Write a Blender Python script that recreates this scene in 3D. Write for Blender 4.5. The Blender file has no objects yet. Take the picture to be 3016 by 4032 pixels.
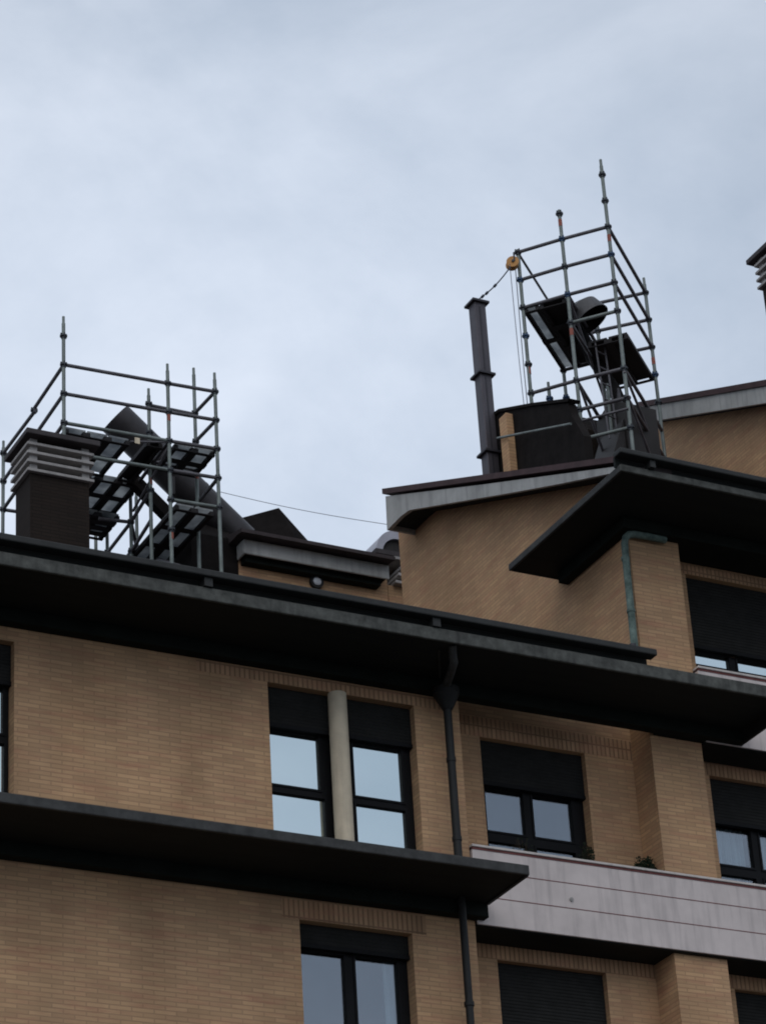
import bpy, math, random
from mathutils import Vector, Matrix
R = math.radians
random.seed(7)
S = bpy.context.scene
COL = S.collection

# ------------------------------------------------------------------ camera
cam = bpy.data.cameras.new("camera")
cam.sensor_fit = 'VERTICAL'; cam.sensor_height = 36.0; cam.lens = 104.16
cam.clip_start = 0.5; cam.clip_end = 2000
co = bpy.data.objects.new("camera", cam); COL.objects.link(co)
RT = (0.89092557, -0.45058872, -0.05675775)
DN = (0.17151787, 0.44955676, -0.8766301)
FW = (0.42051546, 0.7712772, 0.47780563)
co.matrix_world = Matrix(((RT[0], -DN[0], -FW[0], 0), (RT[1], -DN[1], -FW[1], 0), (RT[2], -DN[2], -FW[2], 1.6), (0, 0, 0, 1)))
S.camera = co
S.view_settings.view_transform = 'Standard'; S.view_settings.look = 'None'
S.view_settings.exposure = 0.0; S.view_settings.gamma = 1.0
try: S.cycles.filter_width = 1.9
except Exception: pass

# ------------------------------------------------------------------ sky and sun
SUN_EL, SUN_ROT = R(48), R(215)
w = bpy.data.worlds.new("World"); S.world = w; w.use_nodes = True
nt = w.node_tree; nt.nodes.clear()
N = lambda t, **k: (lambda n: [setattr(n, a, b) for a, b in k.items()] and n or n)(nt.nodes.new(t))
out = N('ShaderNodeOutputWorld'); mixs = N('ShaderNodeMixShader')
sky = N('ShaderNodeTexSky'); sky.sky_type = 'NISHITA'; sky.sun_disc = False
sky.sun_elevation = SUN_EL; sky.sun_rotation = SUN_ROT
bg1 = N('ShaderNodeBackground'); bg1.inputs[1].default_value = 0.08
bg2 = N('ShaderNodeBackground'); bg2.inputs[1].default_value = 1.0
tc = N('ShaderNodeTexCoord')
mp = N('ShaderNodeMapping'); mp.inputs['Scale'].default_value = (1.0, 1.0, 1.8); mp.inputs['Rotation'].default_value = (0.3, 0.5, 0.4)
n1 = N('ShaderNodeTexNoise'); n1.inputs['Scale'].default_value = 5.0; n1.inputs['Detail'].default_value = 7; n1.inputs['Roughness'].default_value = 0.58; n1.inputs['Distortion'].default_value = 0.25
rp = N('ShaderNodeValToRGB')
rp.color_ramp.elements[0].position = 0.32; rp.color_ramp.elements[0].color = (0.45, 0.53, 0.65, 1)
rp.color_ramp.elements[1].position = 0.68; rp.color_ramp.elements[1].color = (0.70, 0.768, 0.882, 1)
# overcast luminance: brighter at the zenith than at the horizon
sx = N('ShaderNodeSeparateXYZ'); mr = N('ShaderNodeMapRange')
mr.inputs[1].default_value = 0.3; mr.inputs[2].default_value = 0.8; mr.inputs[3].default_value = 1.05; mr.inputs[4].default_value = 0.95
mul = N('ShaderNodeMix', data_type='RGBA', blend_type='MULTIPLY'); mul.inputs[0].default_value = 1.0
L = nt.links.new
L(tc.outputs['Generated'], mp.inputs[0]); L(mp.outputs[0], n1.inputs[0]); L(n1.outputs[0], rp.inputs[0])
L(tc.outputs['Generated'], sx.inputs[0]); L(sx.outputs[2], mr.inputs[0])
# a thinner, brighter patch of the cloud deck
vd = N('ShaderNodeVectorMath', operation='DOT_PRODUCT'); vd.inputs[1].default_value = (0.385, 0.80, 0.46)
br_ = N('ShaderNodeMapRange', interpolation_type='SMOOTHSTEP'); br_.inputs[1].default_value = 0.965; br_.inputs[2].default_value = 1.0; br_.inputs[3].default_value = 1.0; br_.inputs[4].default_value = 1.17
mb = N('ShaderNodeMath', operation='MULTIPLY')
L(tc.outputs['Generated'], vd.inputs[0]); L(vd.outputs['Value'], br_.inputs[0]); L(br_.outputs[0], mb.inputs[0]); L(mr.outputs[0], mb.inputs[1])
L(rp.outputs[0], mul.inputs[6]); L(mb.outputs[0], mul.inputs[7])
L(mul.outputs[2], bg2.inputs[0]); L(sky.outputs[0], bg1.inputs[0])
mixs.inputs[0].default_value = 0.9
L(bg1.outputs[0], mixs.inputs[1]); L(bg2.outputs[0], mixs.inputs[2]); L(mixs.outputs[0], out.inputs[0])

sl = bpy.data.lights.new("sun", 'SUN'); sl.energy = 0.75; sl.angle = R(60); sl.color = (1.0, 0.93, 0.84)
so = bpy.data.objects.new("sun", sl); COL.objects.link(so)
# sky sun_rotation is measured from +Y towards +X
sd = Vector((math.sin(SUN_ROT) * math.cos(SUN_EL), math.cos(SUN_ROT) * math.cos(SUN_EL), math.sin(SUN_EL)))
so.rotation_euler = sd.to_track_quat('Z', 'Y').to_euler(); so.location = (0, -20, 60)

# ------------------------------------------------------------------ materials
def newmat(name):
    m = bpy.data.materials.new(name); m.use_nodes = True
    t = m.node_tree; b = t.nodes['Principled BSDF']
    return m, t, b
def mat(name, c, rough=0.7, metal=0.0, var=0.18, scale=3.0, bump=0.0, spec=0.3, c2=None, stretch=(1, 1, 1), streak=0.0):
    """plain material with procedural colour variation (wear and dirt), optional bump and vertical run-off streaks"""
    m, t, b = newmat(name); l = t.links.new
    tc = t.nodes.new('ShaderNodeTexCoord'); mp = t.nodes.new('ShaderNodeMapping'); mp.inputs['Scale'].default_value = stretch
    l(tc.outputs['Object'], mp.inputs[0])
    nz = t.nodes.new('ShaderNodeTexNoise'); nz.inputs['Scale'].default_value = scale; nz.inputs['Detail'].default_value = 6; nz.inputs['Roughness'].default_value = 0.65
    l(mp.outputs[0], nz.inputs[0])
    r = t.nodes.new('ShaderNodeValToRGB')
    lo = tuple(x * (1 - var) for x in c); hi = c2 or tuple(min(1, x * (1 + var)) for x in c)
    r.color_ramp.elements[0].position = 0.3; r.color_ramp.elements[0].color = (*lo, 1)
    r.color_ramp.elements[1].position = 0.7; r.color_ramp.elements[1].color = (*hi, 1)
    l(nz.outputs[0], r.inputs[0]); colr = r.outputs[0]
    if streak:
        m2 = t.nodes.new('ShaderNodeMapping'); m2.inputs['Scale'].default_value = (7, 7, 0.7); l(tc.outputs['Object'], m2.inputs[0])
        n2 = t.nodes.new('ShaderNodeTexNoise'); n2.inputs['Scale'].default_value = 1.6; n2.inputs['Detail'].default_value = 4; l(m2.outputs[0], n2.inputs[0])
        r2 = t.nodes.new('ShaderNodeValToRGB'); r2.color_ramp.elements[0].position = 0.5; r2.color_ramp.elements[0].color = (0, 0, 0, 1)
        r2.color_ramp.elements[1].position = 0.75; r2.color_ramp.elements[1].color = (streak,) * 3 + (1,)
        l(n2.outputs[0], r2.inputs[0])
        mx = t.nodes.new('ShaderNodeMix'); mx.data_type = 'RGBA'; l(r2.outputs[0], mx.inputs[0]); l(colr, mx.inputs[6])
        mx.inputs[7].default_value = (c[0] * .3, c[1] * .3, c[2] * .32, 1); colr = mx.outputs[2]
    l(colr, b.inputs['Base Color'])
    b.inputs['Roughness'].default_value = rough; b.inputs['Metallic'].default_value = metal
    b.inputs['Specular IOR Level'].default_value = spec
    if bump:
        bp = t.nodes.new('ShaderNodeBump'); bp.inputs['Strength'].default_value = bump; bp.inputs['Distance'].default_value = 0.02
        l(nz.outputs[0], bp.inputs['Height']); l(bp.outputs[0], b.inputs['Normal'])
    return m
def brickmat(name, axes, c1, c2, mortar, bw=0.26, bh=0.0530, ms=0.0075, tint=(0.44, 0.22, 0.14), offs=0.5):
    m, t, b = newmat(name); l = t.links.new
    tc = t.nodes.new('ShaderNodeTexCoord'); sx = t.nodes.new('ShaderNodeSeparateXYZ'); l(tc.outputs['Object'], sx.inputs[0])
    cb = t.nodes.new('ShaderNodeCombineXYZ'); l(sx.outputs[axes[0]], cb.inputs[0]); l(sx.outputs[axes[1]], cb.inputs[1])
    br = t.nodes.new('ShaderNodeTexBrick'); l(cb.outputs[0], br.inputs['Vector'])
    br.offset = offs; br.squash = 1.0
    br.inputs['Color1'].default_value = (*c1, 1); br.inputs['Color2'].default_value = (*c2, 1); br.inputs['Mortar'].default_value = (*mortar, 1)
    br.inputs['Scale'].default_value = 1.0; br.inputs['Mortar Size'].default_value = ms; br.inputs['Mortar Smooth'].default_value = 0.2
    br.inputs['Bias'].default_value = -0.1; br.inputs['Brick Width'].default_value = bw; br.inputs['Row Height'].default_value = bh
    # broad horizontal batches of redder / greyer bricks
    mp = t.nodes.new('ShaderNodeMapping'); mp.inputs['Scale'].default_value = (1.1, 7.0, 1.0) if axes[1] == 2 else (5, 1, 1); l(cb.outputs[0], mp.inputs[0])
    n1 = t.nodes.new('ShaderNodeTexNoise'); n1.inputs['Scale'].default_value = 1.4; n1.inputs['Detail'].default_value = 5; n1.inputs['Roughness'].default_value = 0.7; l(mp.outputs[0], n1.inputs[0])
    r1 = t.nodes.new('ShaderNodeValToRGB'); r1.color_ramp.elements[0].position = 0.49; r1.color_ramp.elements[0].color = (0, 0, 0, 1)
    r1.color_ramp.elements[1].position = 0.8; r1.color_ramp.elements[1].color = (0.95, 0.95, 0.95, 1); l(n1.outputs[0], r1.inputs[0])
    mx = t.nodes.new('ShaderNodeMix'); mx.data_type = 'RGBA'; l(r1.outputs[0], mx.inputs[0]); l(br.outputs[0], mx.inputs[6]); mx.inputs[7].default_value = (*tint, 1)
    n2 = t.nodes.new('ShaderNodeTexNoise'); n2.inputs['Scale'].default_value = 0.9; n2.inputs['Detail'].default_value = 4; l(cb.outputs[0], n2.inputs[0])
    r2 = t.nodes.new('ShaderNodeValToRGB'); r2.color_ramp.elements[0].position = 0.3; r2.color_ramp.elements[0].color = (0.82, 0.82, 0.84, 1)
    r2.color_ramp.elements[1].position = 0.7; r2.color_ramp.elements[1].color = (1.12, 1.1, 1.08, 1); l(n2.outputs[0], r2.inputs[0])
    mm = t.nodes.new('ShaderNodeMix'); mm.data_type = 'RGBA'; mm.blend_type = 'MULTIPLY'; mm.inputs[0].default_value = 1; l(mx.outputs[2], mm.inputs[6]); l(r2.outputs[0], mm.inputs[7])
    m3 = t.nodes.new('ShaderNodeMapping'); m3.inputs['Scale'].default_value = (1.1, 0.4, 1) if axes[1] == 2 else (.4, 1.1, 1); l(cb.outputs[0], m3.inputs[0])
    n3 = t.nodes.new('ShaderNodeTexNoise'); n3.inputs['Scale'].default_value = 1.3; n3.inputs['Detail'].default_value = 5; l(m3.outputs[0], n3.inputs[0])
    r3 = t.nodes.new('ShaderNodeValToRGB'); r3.color_ramp.elements[0].position = 0.34; r3.color_ramp.elements[0].color = (0.90, 0.89, 0.88, 1)
    r3.color_ramp.elements[1].position = 0.58; r3.color_ramp.elements[1].color = (1.03, 1.03, 1.04, 1); l(n3.outputs[0], r3.inputs[0])
    m4 = t.nodes.new('ShaderNodeMix'); m4.data_type = 'RGBA'; m4.blend_type = 'MULTIPLY'; m4.inputs[0].default_value = 1; l(mm.outputs[2], m4.inputs[6]); l(r3.outputs[0], m4.inputs[7])
    l(m4.outputs[2], b.inputs['Base Color']); b.inputs['Roughness'].default_value = 0.85; b.inputs['Specular IOR Level'].default_value = 0.15
    bp = t.nodes.new('ShaderNodeBump'); bp.inputs['Strength'].default_value = 0.5; bp.inputs['Distance'].default_value = 0.006; bp.invert = True
    l(br.outputs['Fac'], bp.inputs['Height']); l(bp.outputs[0], b.inputs['Normal'])
    return m
BC1, BC2, BMO = (0.58, 0.372, 0.21), (0.46, 0.295, 0.168), (0.42, 0.272, 0.160)
M = {}
M['brick'] = brickmat('buff brick facing front', (0, 2), BC1, BC2, BMO)
M['brick_side'] = brickmat('buff brick facing side', (1, 2), BC1, BC2, BMO)
M['soldier'] = brickmat('upright buff bricks', (2, 0), (0.52, 0.325, 0.19), (0.42, 0.262, 0.152), (0.26, 0.165, 0.10), bw=0.25, bh=0.062, ms=0.011, offs=0.0)
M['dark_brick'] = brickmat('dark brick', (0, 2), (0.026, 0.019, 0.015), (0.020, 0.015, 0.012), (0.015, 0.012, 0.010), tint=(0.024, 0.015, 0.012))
M['brown'] = mat('dark brown painted metal', (0.015, 0.0155, 0.0155), 0.6, var=0.3, scale=2.5)
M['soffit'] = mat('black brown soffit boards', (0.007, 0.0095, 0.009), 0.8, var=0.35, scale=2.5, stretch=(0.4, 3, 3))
M['band'] = mat('dark green grey trim board', (0.012, 0.015, 0.013), 0.8, var=0.25, spec=.1)
M['fascia'] = mat('weathered grey fascia', (0.078, 0.081, 0.074), 0.85, var=0.5, scale=7, streak=0.6)
M['fascia_dark'] = mat('brown grey sheet edge', (0.044, 0.045, 0.044), 0.7, var=0.4, scale=7, streak=0.3)
M['gutter'] = mat('dark zinc gutter', (0.026, 0.027, 0.026), 0.6, var=0.25, scale=4, streak=0.3)
M['white'] = mat('stained off white fascia', (0.40, 0.40, 0.385), 0.85, var=0.16, scale=2.5, streak=0.45)
M['stone'] = mat('pale pinkish panel', (0.63, 0.56, 0.535), 0.75, var=0.09, scale=2.2, streak=0.3, bump=0.1)
M['coping'] = mat('pale coping stone', (0.62, 0.57, 0.53), 0.7, var=0.1, streak=0.3)
M['redline'] = mat('dark red joint', (0.16, 0.055, 0.05), 0.7, var=0.3, scale=6)
M['cream'] = mat('cream painted column', (0.64, 0.55, 0.41), 0.8, var=0.1, scale=5, bump=.25, streak=.25)
M['frame'] = mat('black aluminium frame', (0.008, 0.008, 0.009), 0.55, var=0.2, spec=0.12)
M['shutter'] = mat('dark slatted shutter', (0.022, 0.022, 0.021), 0.75, var=0.2, scale=5, spec=.1)
M['tile'] = mat('dark roof slate', (0.045, 0.035, 0.036), 0.8, var=0.3, scale=6, bump=0.4)
M['tile_edge'] = mat('dark red brown roof edge', (0.060, 0.033, 0.034), 0.7, var=0.3, scale=6)
M['slate_wall'] = mat('dark slate cladding', (0.012, 0.010, 0.0095), 0.9, var=0.4, scale=5, bump=0.3, spec=.12)
M['drum'] = mat('sooty black sheet metal', (0.010, 0.009, 0.009), 0.8, var=0.5, scale=6, spec=.15)
M['zinc'] = mat('grey zinc cladding', (0.028, 0.025, 0.024), 0.6, metal=0.15, var=0.2, scale=3, streak=0.35)
M['duct'] = mat('dull grey steel duct', (0.085, 0.078, 0.088), 0.5, metal=0.4, var=0.15, scale=3, streak=0.3)
M['duct_dark'] = mat('dark duct flange', (0.05, 0.048, 0.055), 0.5, metal=0.4)
M['flue'] = mat('dark painted flue pipe', (0.028, 0.024, 0.026), 0.5, metal=0.2, var=0.5, scale=3.0, streak=0.2, spec=0.5)
M['flue_light'] = mat('paler flue cowl metal', (0.115, 0.115, 0.12), 0.55, metal=0.2, var=0.25, streak=.3)
M['louvre'] = mat('pale concrete slab edge', (0.33, 0.315, 0.305), 0.8, var=0.2, scale=5, streak=0.3)
M['cap'] = mat('dark concrete cap', (0.055, 0.048, 0.05), 0.8, var=0.25, streak=0.4)
M['steel'] = mat('galvanised scaffold tube', (0.17, 0.195, 0.185), 0.5, metal=0.3, var=0.3, scale=5)
M['steel_dark'] = mat('worn scaffold ledger', (0.12, 0.115, 0.125), 0.55, metal=0.3, var=0.3, scale=5)
M['coupler'] = mat('dark scaffold coupler', (0.045, 0.05, 0.058), 0.5, metal=0.5, var=0.3)
M['blue'] = mat('blue painted coupler', (0.03, 0.065, 0.13), 0.5, var=0.2)
M['red'] = mat('red paint mark', (0.27, 0.08, 0.055), 0.6, var=0.2)
M['batten'] = mat('dark deck bearer', (0.022, 0.020, 0.022), 0.7, var=0.25)
M['copper'] = mat('verdigris pipe', (0.11, 0.17, 0.15), 0.85, var=0.55, scale=9, c2=(0.20, 0.27, 0.24))
M['wood'] = mat('orange brown timber', (0.50, 0.25, 0.08), 0.6, var=0.2, scale=8)
M['rope'] = mat('grey rope', (0.14, 0.14, 0.16), 0.9)
M['rope_dark'] = mat('dark steel cable', (0.04, 0.045, 0.06), 0.7)
M['leaf'] = mat('dark green leaf', (0.018, 0.028, 0.014), 0.8, var=0.4, scale=20)
M['twig'] = mat('dry twig', (0.06, 0.045, 0.03), 0.9)
M['pot'] = mat('dark clay pot', (0.10, 0.055, 0.04), 0.9)
M['dome'] = mat('pale galvanised hood', (0.42, 0.41, 0.45), 0.4, metal=0.5, var=0.1)
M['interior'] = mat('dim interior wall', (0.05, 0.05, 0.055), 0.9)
M['curtain'] = mat('pale net curtain', (0.70, 0.72, 0.72), 0.9, var=0.25, scale=2.0, stretch=(6, 1, 0.5))
M['asphalt'] = mat('grey asphalt', (0.07, 0.07, 0.07), 0.9, scale=1.5, bump=0.2)
M['lamp_glass'] = mat('frosted lamp glass', (0.5, 0.52, 0.55), 0.4)
def panelmat():
    m, t, b = newmat('translucent deck panel'); l = t.links.new
    nz = t.nodes.new('ShaderNodeTexNoise'); nz.inputs['Scale'].default_value = 4; nz.inputs['Detail'].default_value = 5
    tc = t.nodes.new('ShaderNodeTexCoord'); l(tc.outputs['Object'], nz.inputs[0])
    r = t.nodes.new('ShaderNodeValToRGB'); r.color_ramp.elements[0].color = (0.30, 0.32, 0.34, 1); r.color_ramp.elements[1].color = (0.66, 0.68, 0.68, 1)
    r.color_ramp.elements[0].position = 0.3; r.color_ramp.elements[1].position = 0.7
    l(nz.outputs[0], r.inputs[0])
    tr = t.nodes.new('ShaderNodeBsdfTranslucent'); l(r.outputs[0], tr.inputs[0]); l(r.outputs[0], b.inputs['Base Color'])
    mx = t.nodes.new('ShaderNodeMixShader'); mx.inputs[0].default_value = 0.72
    o = t.nodes['Material Output']; l(b.outputs[0], mx.inputs[1]); l(tr.outputs[0], mx.inputs[2]); l(mx.outputs[0], o.inputs[0])
    return m
M['panel'] = panelmat()
def glassmat(name, c, fac):
    m, t, b = newmat(name); l = t.links.new
    nz = t.nodes.new('ShaderNodeTexNoise'); nz.inputs['Scale'].default_value = 0.8; tc = t.nodes.new('ShaderNodeTexCoord'); l(tc.outputs['Object'], nz.inputs[0])
    bp = t.nodes.new('ShaderNodeBump'); bp.inputs['Strength'].default_value = 0.05; bp.inputs['Distance'].default_value = 0.02; l(nz.outputs[0], bp.inputs['Height'])
    g = t.nodes.new('ShaderNodeBsdfGlossy'); g.inputs['Color'].default_value = (*c, 1); g.inputs['Roughness'].default_value = 0.03; l(bp.outputs[0], g.inputs['Normal'])
    tr = t.nodes.new('ShaderNodeBsdfTransparent'); tr.inputs[0].default_value = (0.75, 0.82, 0.85, 1)
    mx = t.nodes.new('ShaderNodeMixShader'); mx.inputs[0].default_value = fac
    o = t.nodes['Material Output']; l(tr.outputs[0], mx.inputs[1]); l(g.outputs[0], mx.inputs[2]); l(mx.outputs[0], o.inputs[0])
    return m
M['mirror'] = glassmat('sky reflecting coated glass', (0.63, 0.725, 0.745), 0.95)
M['glass'] = glassmat('dark window glass', (0.62, 0.66, 0.72), 0.24)

# ------------------------------------------------------------------ helpers
class MB:
    def __init__(s): s.v = []; s.f = []; s.sm = []
    def add(s, vs, fs, smooth=False):
        o = len(s.v); s.v += [tuple(v) for v in vs]; s.f += [tuple(i + o for i in f) for f in fs]; s.sm += [smooth] * len(fs)
    def box(s, x0, x1, y0, y1, z0, z1):
        s.add([(x0, y0, z0), (x1, y0, z0), (x1, y1, z0), (x0, y1, z0), (x0, y0, z1), (x1, y0, z1), (x1, y1, z1), (x0, y1, z1)],
              [(0, 3, 2, 1), (4, 5, 6, 7), (0, 1, 5, 4), (1, 2, 6, 5), (2, 3, 7, 6), (3, 0, 4, 7)]); return s
    def quad(s, a, b, c, d): s.add([a, b, c, d], [(0, 1, 2, 3)]); return s
    def prism_x(s, prof, x0, x1):           # closed (y, z) profile extruded along x
        n = len(prof); s.add([(x0, y, z) for y, z in prof] + [(x1, y, z) for y, z in prof],
              [tuple(range(n)), tuple(range(2 * n - 1, n - 1, -1))] + [(i, i + n, (i + 1) % n + n, (i + 1) % n) for i in range(n)]); return s
    def prism_y(s, prof, y0, y1):           # closed (x, z) profile extruded along y
        n = len(prof); s.add([(x, y0, z) for x, z in prof] + [(x, y1, z) for x, z in prof],
              [tuple(range(n)), tuple(range(2 * n - 1, n - 1, -1))] + [(i, i + n, (i + 1) % n + n, (i + 1) % n) for i in range(n)]); return s
    def ring(s, c, ax, r, seg):
        ax = Vector(ax).normalized(); u = ax.cross(Vector((0, 0, 1)));
        if u.length < 1e-3: u = Vector((1, 0, 0))
        u.normalize(); v = ax.cross(u)
        return [Vector(c) + r * (math.cos(2 * math.pi * i / seg) * u + math.sin(2 * math.pi * i / seg) * v) for i in range(seg)]
    def tube(s, p0, p1, r, seg=10, r1=None, caps=True):
        p0, p1 = Vector(p0), Vector(p1); ax = p1 - p0
        vs = s.ring(p0, ax, r, seg) + s.ring(p1, ax, r if r1 is None else r1, seg)
        s.add(vs, [(i, (i + 1) % seg, (i + 1) % seg + seg, i + seg) for i in range(seg)], True)
        if caps: s.add(vs, [tuple(range(seg))[::-1], tuple(range(seg, 2 * seg))])
        return s
    def path(s, pts, r, seg=8):
        pts = [Vector(p) for p in pts]; vs = []
        for i, p in enumerate(pts):
            ax = pts[min(i + 1, len(pts) - 1)] - pts[max(i - 1, 0)]
            vs += s.ring(p, ax, r, seg)
        n = len(pts)
        s.add(vs, [(k * seg + i, k * seg + (i + 1) % seg, (k + 1) * seg + (i + 1) % seg, (k + 1) * seg + i) for k in range(n - 1) for i in range(seg)], True)
        s.add(vs, [tuple(range(seg))[::-1], tuple(range((n - 1) * seg, n * seg))]); return s
    def build(s, name, m, parent=None, loc=None, bevel=0.0):
        base = Vector(loc) if loc is not None else (parent['_b'] and Vector(parent['_b']) if parent is not None else Vector((0, 0, 0)))
        me = bpy.data.meshes.new(name); me.from_pydata([tuple(Vector(v) - base) for v in s.v], [], s.f)
        me.polygons.foreach_set('use_smooth', s.sm); me.materials.append(M[m]); me.validate(); me.update()
        o = bpy.data.objects.new(name, me); COL.objects.link(o); BASE[o.name] = base
        if parent is not None:
            o.parent = parent; o.location = base - Vector(parent['_b'])
        else: o.location = base
        o['_b'] = tuple(base)
        if bevel:
            b = o.modifiers.new('bevel', 'BEVEL'); b.width = bevel; b.segments = 2; b.limit_method = 'ANGLE'
        return o
BASE = {}
def tag(o, label=None, cat=None, group=None, kind=None):
    if label: o['label'] = label
    if cat: o['category'] = cat
    if group: o['group'] = group
    if kind: o['kind'] = kind
    return o
def empty(name, loc, label=None, cat=None, group=None):
    o = bpy.data.objects.new(name, None); COL.objects.link(o); o.location = loc; o['_b'] = tuple(loc); o.empty_display_size = .3
    return tag(o, label, cat, group)
def box(name, m, parent, *a, bevel=0.0): return MB().box(*a).build(name, m, parent, bevel=bevel)

# ------------------------------------------------------------------ ground
g = MB(); g.quad((-400, -400, 0), (400, -400, 0), (400, 400, 0), (-400, 400, 0))
tag(g.build('ground', 'asphalt'), kind='structure')

# ------------------------------------------------------------------ the building
B = empty('apartment_building', (13.0, 28.0, 0.0), 'buff brick apartment building with black eaves, pale balconies and dark slate roofs', 'building')
PITCH = 0.445
ZR = lambda y: 17.05 + PITCH * (y - 26.98)        # main roof
ZG = lambda y: 19.77 + PITCH * (y - 26.95)        # gabled block roof

def wall(x0, x1, z0, z1, y, ops, depth, name='wall', m='brick'):
    """front wall sheet with real openings and brick reveals"""
    xs = sorted({x0, x1, *[v for o in ops for v in o[:2]]}); zs = sorted({z0, z1, *[v for o in ops for v in o[2:4]]})
    b = MB()
    for i in range(len(xs) - 1):
        for k in range(len(zs) - 1):
            cx, cz = (xs[i] + xs[i + 1]) / 2, (zs[k] + zs[k + 1]) / 2
            if any(o[0] < cx < o[1] and o[2] < cz < o[3] for o in ops): continue
            b.quad((xs[i], y, zs[k]), (xs[i + 1], y, zs[k]), (xs[i + 1], y, zs[k + 1]), (xs[i], y, zs[k + 1]))
    o = b.build(name, m, B)
    for a, c, e, f in ops:
        r = MB()
        r.quad((a, y, e), (a, y + depth, e), (a, y + depth, f), (a, y, f)); r.quad((c, y, f), (c, y + depth, f), (c, y + depth, e), (c, y, e))
        r.quad((a, y, f), (a, y + depth, f), (c, y + depth, f), (c, y, f)); r.quad((a, y, e), (c, y, e), (c, y + depth, e), (a, y + depth, e))
        r.build('reveal', 'brick_side', o)
    return o

def window(x0, x1, z0, z1, y, panes, shut, glass, label=None, slat_h=0.042, frame=None):
    """frame filling the opening with holes for the panes; roller shutter above"""
    ztop = shut if shut is not None else z1
    xs = sorted({x0, x1, *[v for p in panes for v in p[:2]]}); zs = sorted({z0, ztop, *[v for p in panes for v in p[2:4]]})
    b = MB()
    for i in range(len(xs) - 1):
        for k in range(len(zs) - 1):
            cx, cz = (xs[i] + xs[i + 1]) / 2, (zs[k] + zs[k + 1]) / 2
            if xs[i + 1] - xs[i] < 1e-4 or zs[k + 1] - zs[k] < 1e-4: continue
            if any(p[0] < cx < p[1] and p[2] < cz < p[3] for p in panes): continue
            b.quad((xs[i], y, zs[k]), (xs[i + 1], y, zs[k]), (xs[i + 1], y, zs[k + 1]), (xs[i], y, zs[k + 1]))
    for p in panes:
        a, c, e, f = p; d = .045
        b.quad((a, y, e), (a, y + d, e), (a, y + d, f), (a, y, f)); b.quad((c, y, f), (c, y + d, f), (c, y + d, e), (c, y, e))
        b.quad((a, y, f), (a, y + d, f), (c, y + d, f), (c, y, f)); b.quad((a, y, e), (c, y, e), (c, y + d, e), (a, y + d, e))
    # raised sash edges round each pane
    for p in panes:
        a, c, e, f = p; t = .03
        for q in ((a - t, a - .004, e - t, f + t), (c + .004, c + t, e - t, f + t), (a - .004, c + .004, f + .004, f + t), (a - .004, c + .004, e - t, e - .004)):
            b.box(q[0], q[1], y - .012, y - .0005, q[2], q[3])
    fr = b.build('window', 'frame', B)
    if label: fr['label'] = label
    for p in panes:
        MB().box(p[0] - .01, p[1] + .01, y + .03, y + .04, p[2] - .01, p[3] + .01).build('pane', glass, fr)
    if shut is not None and shut < z1 - .05:
        s = MB(); n = max(1, int(round((z1 - shut - .05) / slat_h))); h = (z1 - shut - .05) / n; zz = shut + .05
        for i in range(n):
            za = zz + i * h
            s.quad((x0, y - .06, za), (x1, y - .06, za), (x1, y - .0665, za + h * .35), (x0, y - .0665, za + h * .35))
            s.quad((x0, y - .0665, za + h * .35), (x1, y - .0665, za + h * .35), (x1, y - .064, za + h * .9), (x0, y - .064, za + h * .9))
            s.quad((x0, y - .064, za + h * .9), (x1, y - .064, za + h * .9), (x1, y - .06, za + h), (x0, y - .06, za + h))
        sh = s.build('shutter', 'shutter', fr)
        MB().box(x0, x1, y - .08, y - .003, shut, shut + .048).build('shutter_bar', 'frame', fr)
    return fr

# --- front wing wall with its windows
W1 = (13.60, 15.51, 13.95, 16.37); WL = (9.10, 10.49, 13.95, 16.36); W2 = (13.87, 15.29, 11.20, 13.48)
wall(2.0, 16.12, 0.0, 16.95, 28.0, [W1, WL, W2], .17, 'front_wall')
MB().quad((16.12, 28.0, 0), (16.12, 28.5, 0), (16.12, 28.5, 16.95), (16.12, 28.0, 16.95)).build('return_wall', 'brick_side', B)
for x0, x1, z0, z1 in ((12.7, 15.95, 16.373, 16.515), (13.66, 15.47, 13.483, 13.71)):
    MB().box(x0, x1, 27.9965, 27.9995, z0, z1).build('brick_lintel', 'soldier', B)
y1 = 28.17
wf = window(13.60, 14.50, 13.95, 16.37, y1, [(13.68, 14.30, 15.18, 15.85), (13.68, 14.345, 14.0, 15.065)], 15.86, 'mirror', 'left half of the paired window with bright sky in its panes')
window(14.50, 15.51, 13.95, 16.37, y1, [(14.755, 15.38, 15.18, 15.84), (14.755, 15.39, 14.0, 15.065)], 15.86, 'mirror', 'right half of the paired window with bright sky in its panes')
window(9.10, 10.49, 13.95, 16.36, y1, [(9.2, 9.72, 14.0, 15.17), (9.82, 10.415, 15.30, 15.85), (9.82, 10.435, 14.0, 15.17)], 15.86, 'mirror')
window(13.87, 15.29, 11.2, 13.48, y1, [(13.945, 14.48, 11.3, 13.18), (14.63, 15.15, 11.3, 13.18)], 13.2, 'glass', 'window with a lowered blind edge under the lower black eave')
c = MB(); c.box(15.035, 15.17, 28.27, 28.29, 11.3, 13.3); c.build('curtain', 'curtain', B)
c = MB(); c.tube((14.51, 28.03, 13.9), (14.51, 28.03, 16.372), .112, 28); c.build('column', 'cream', B)
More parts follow.
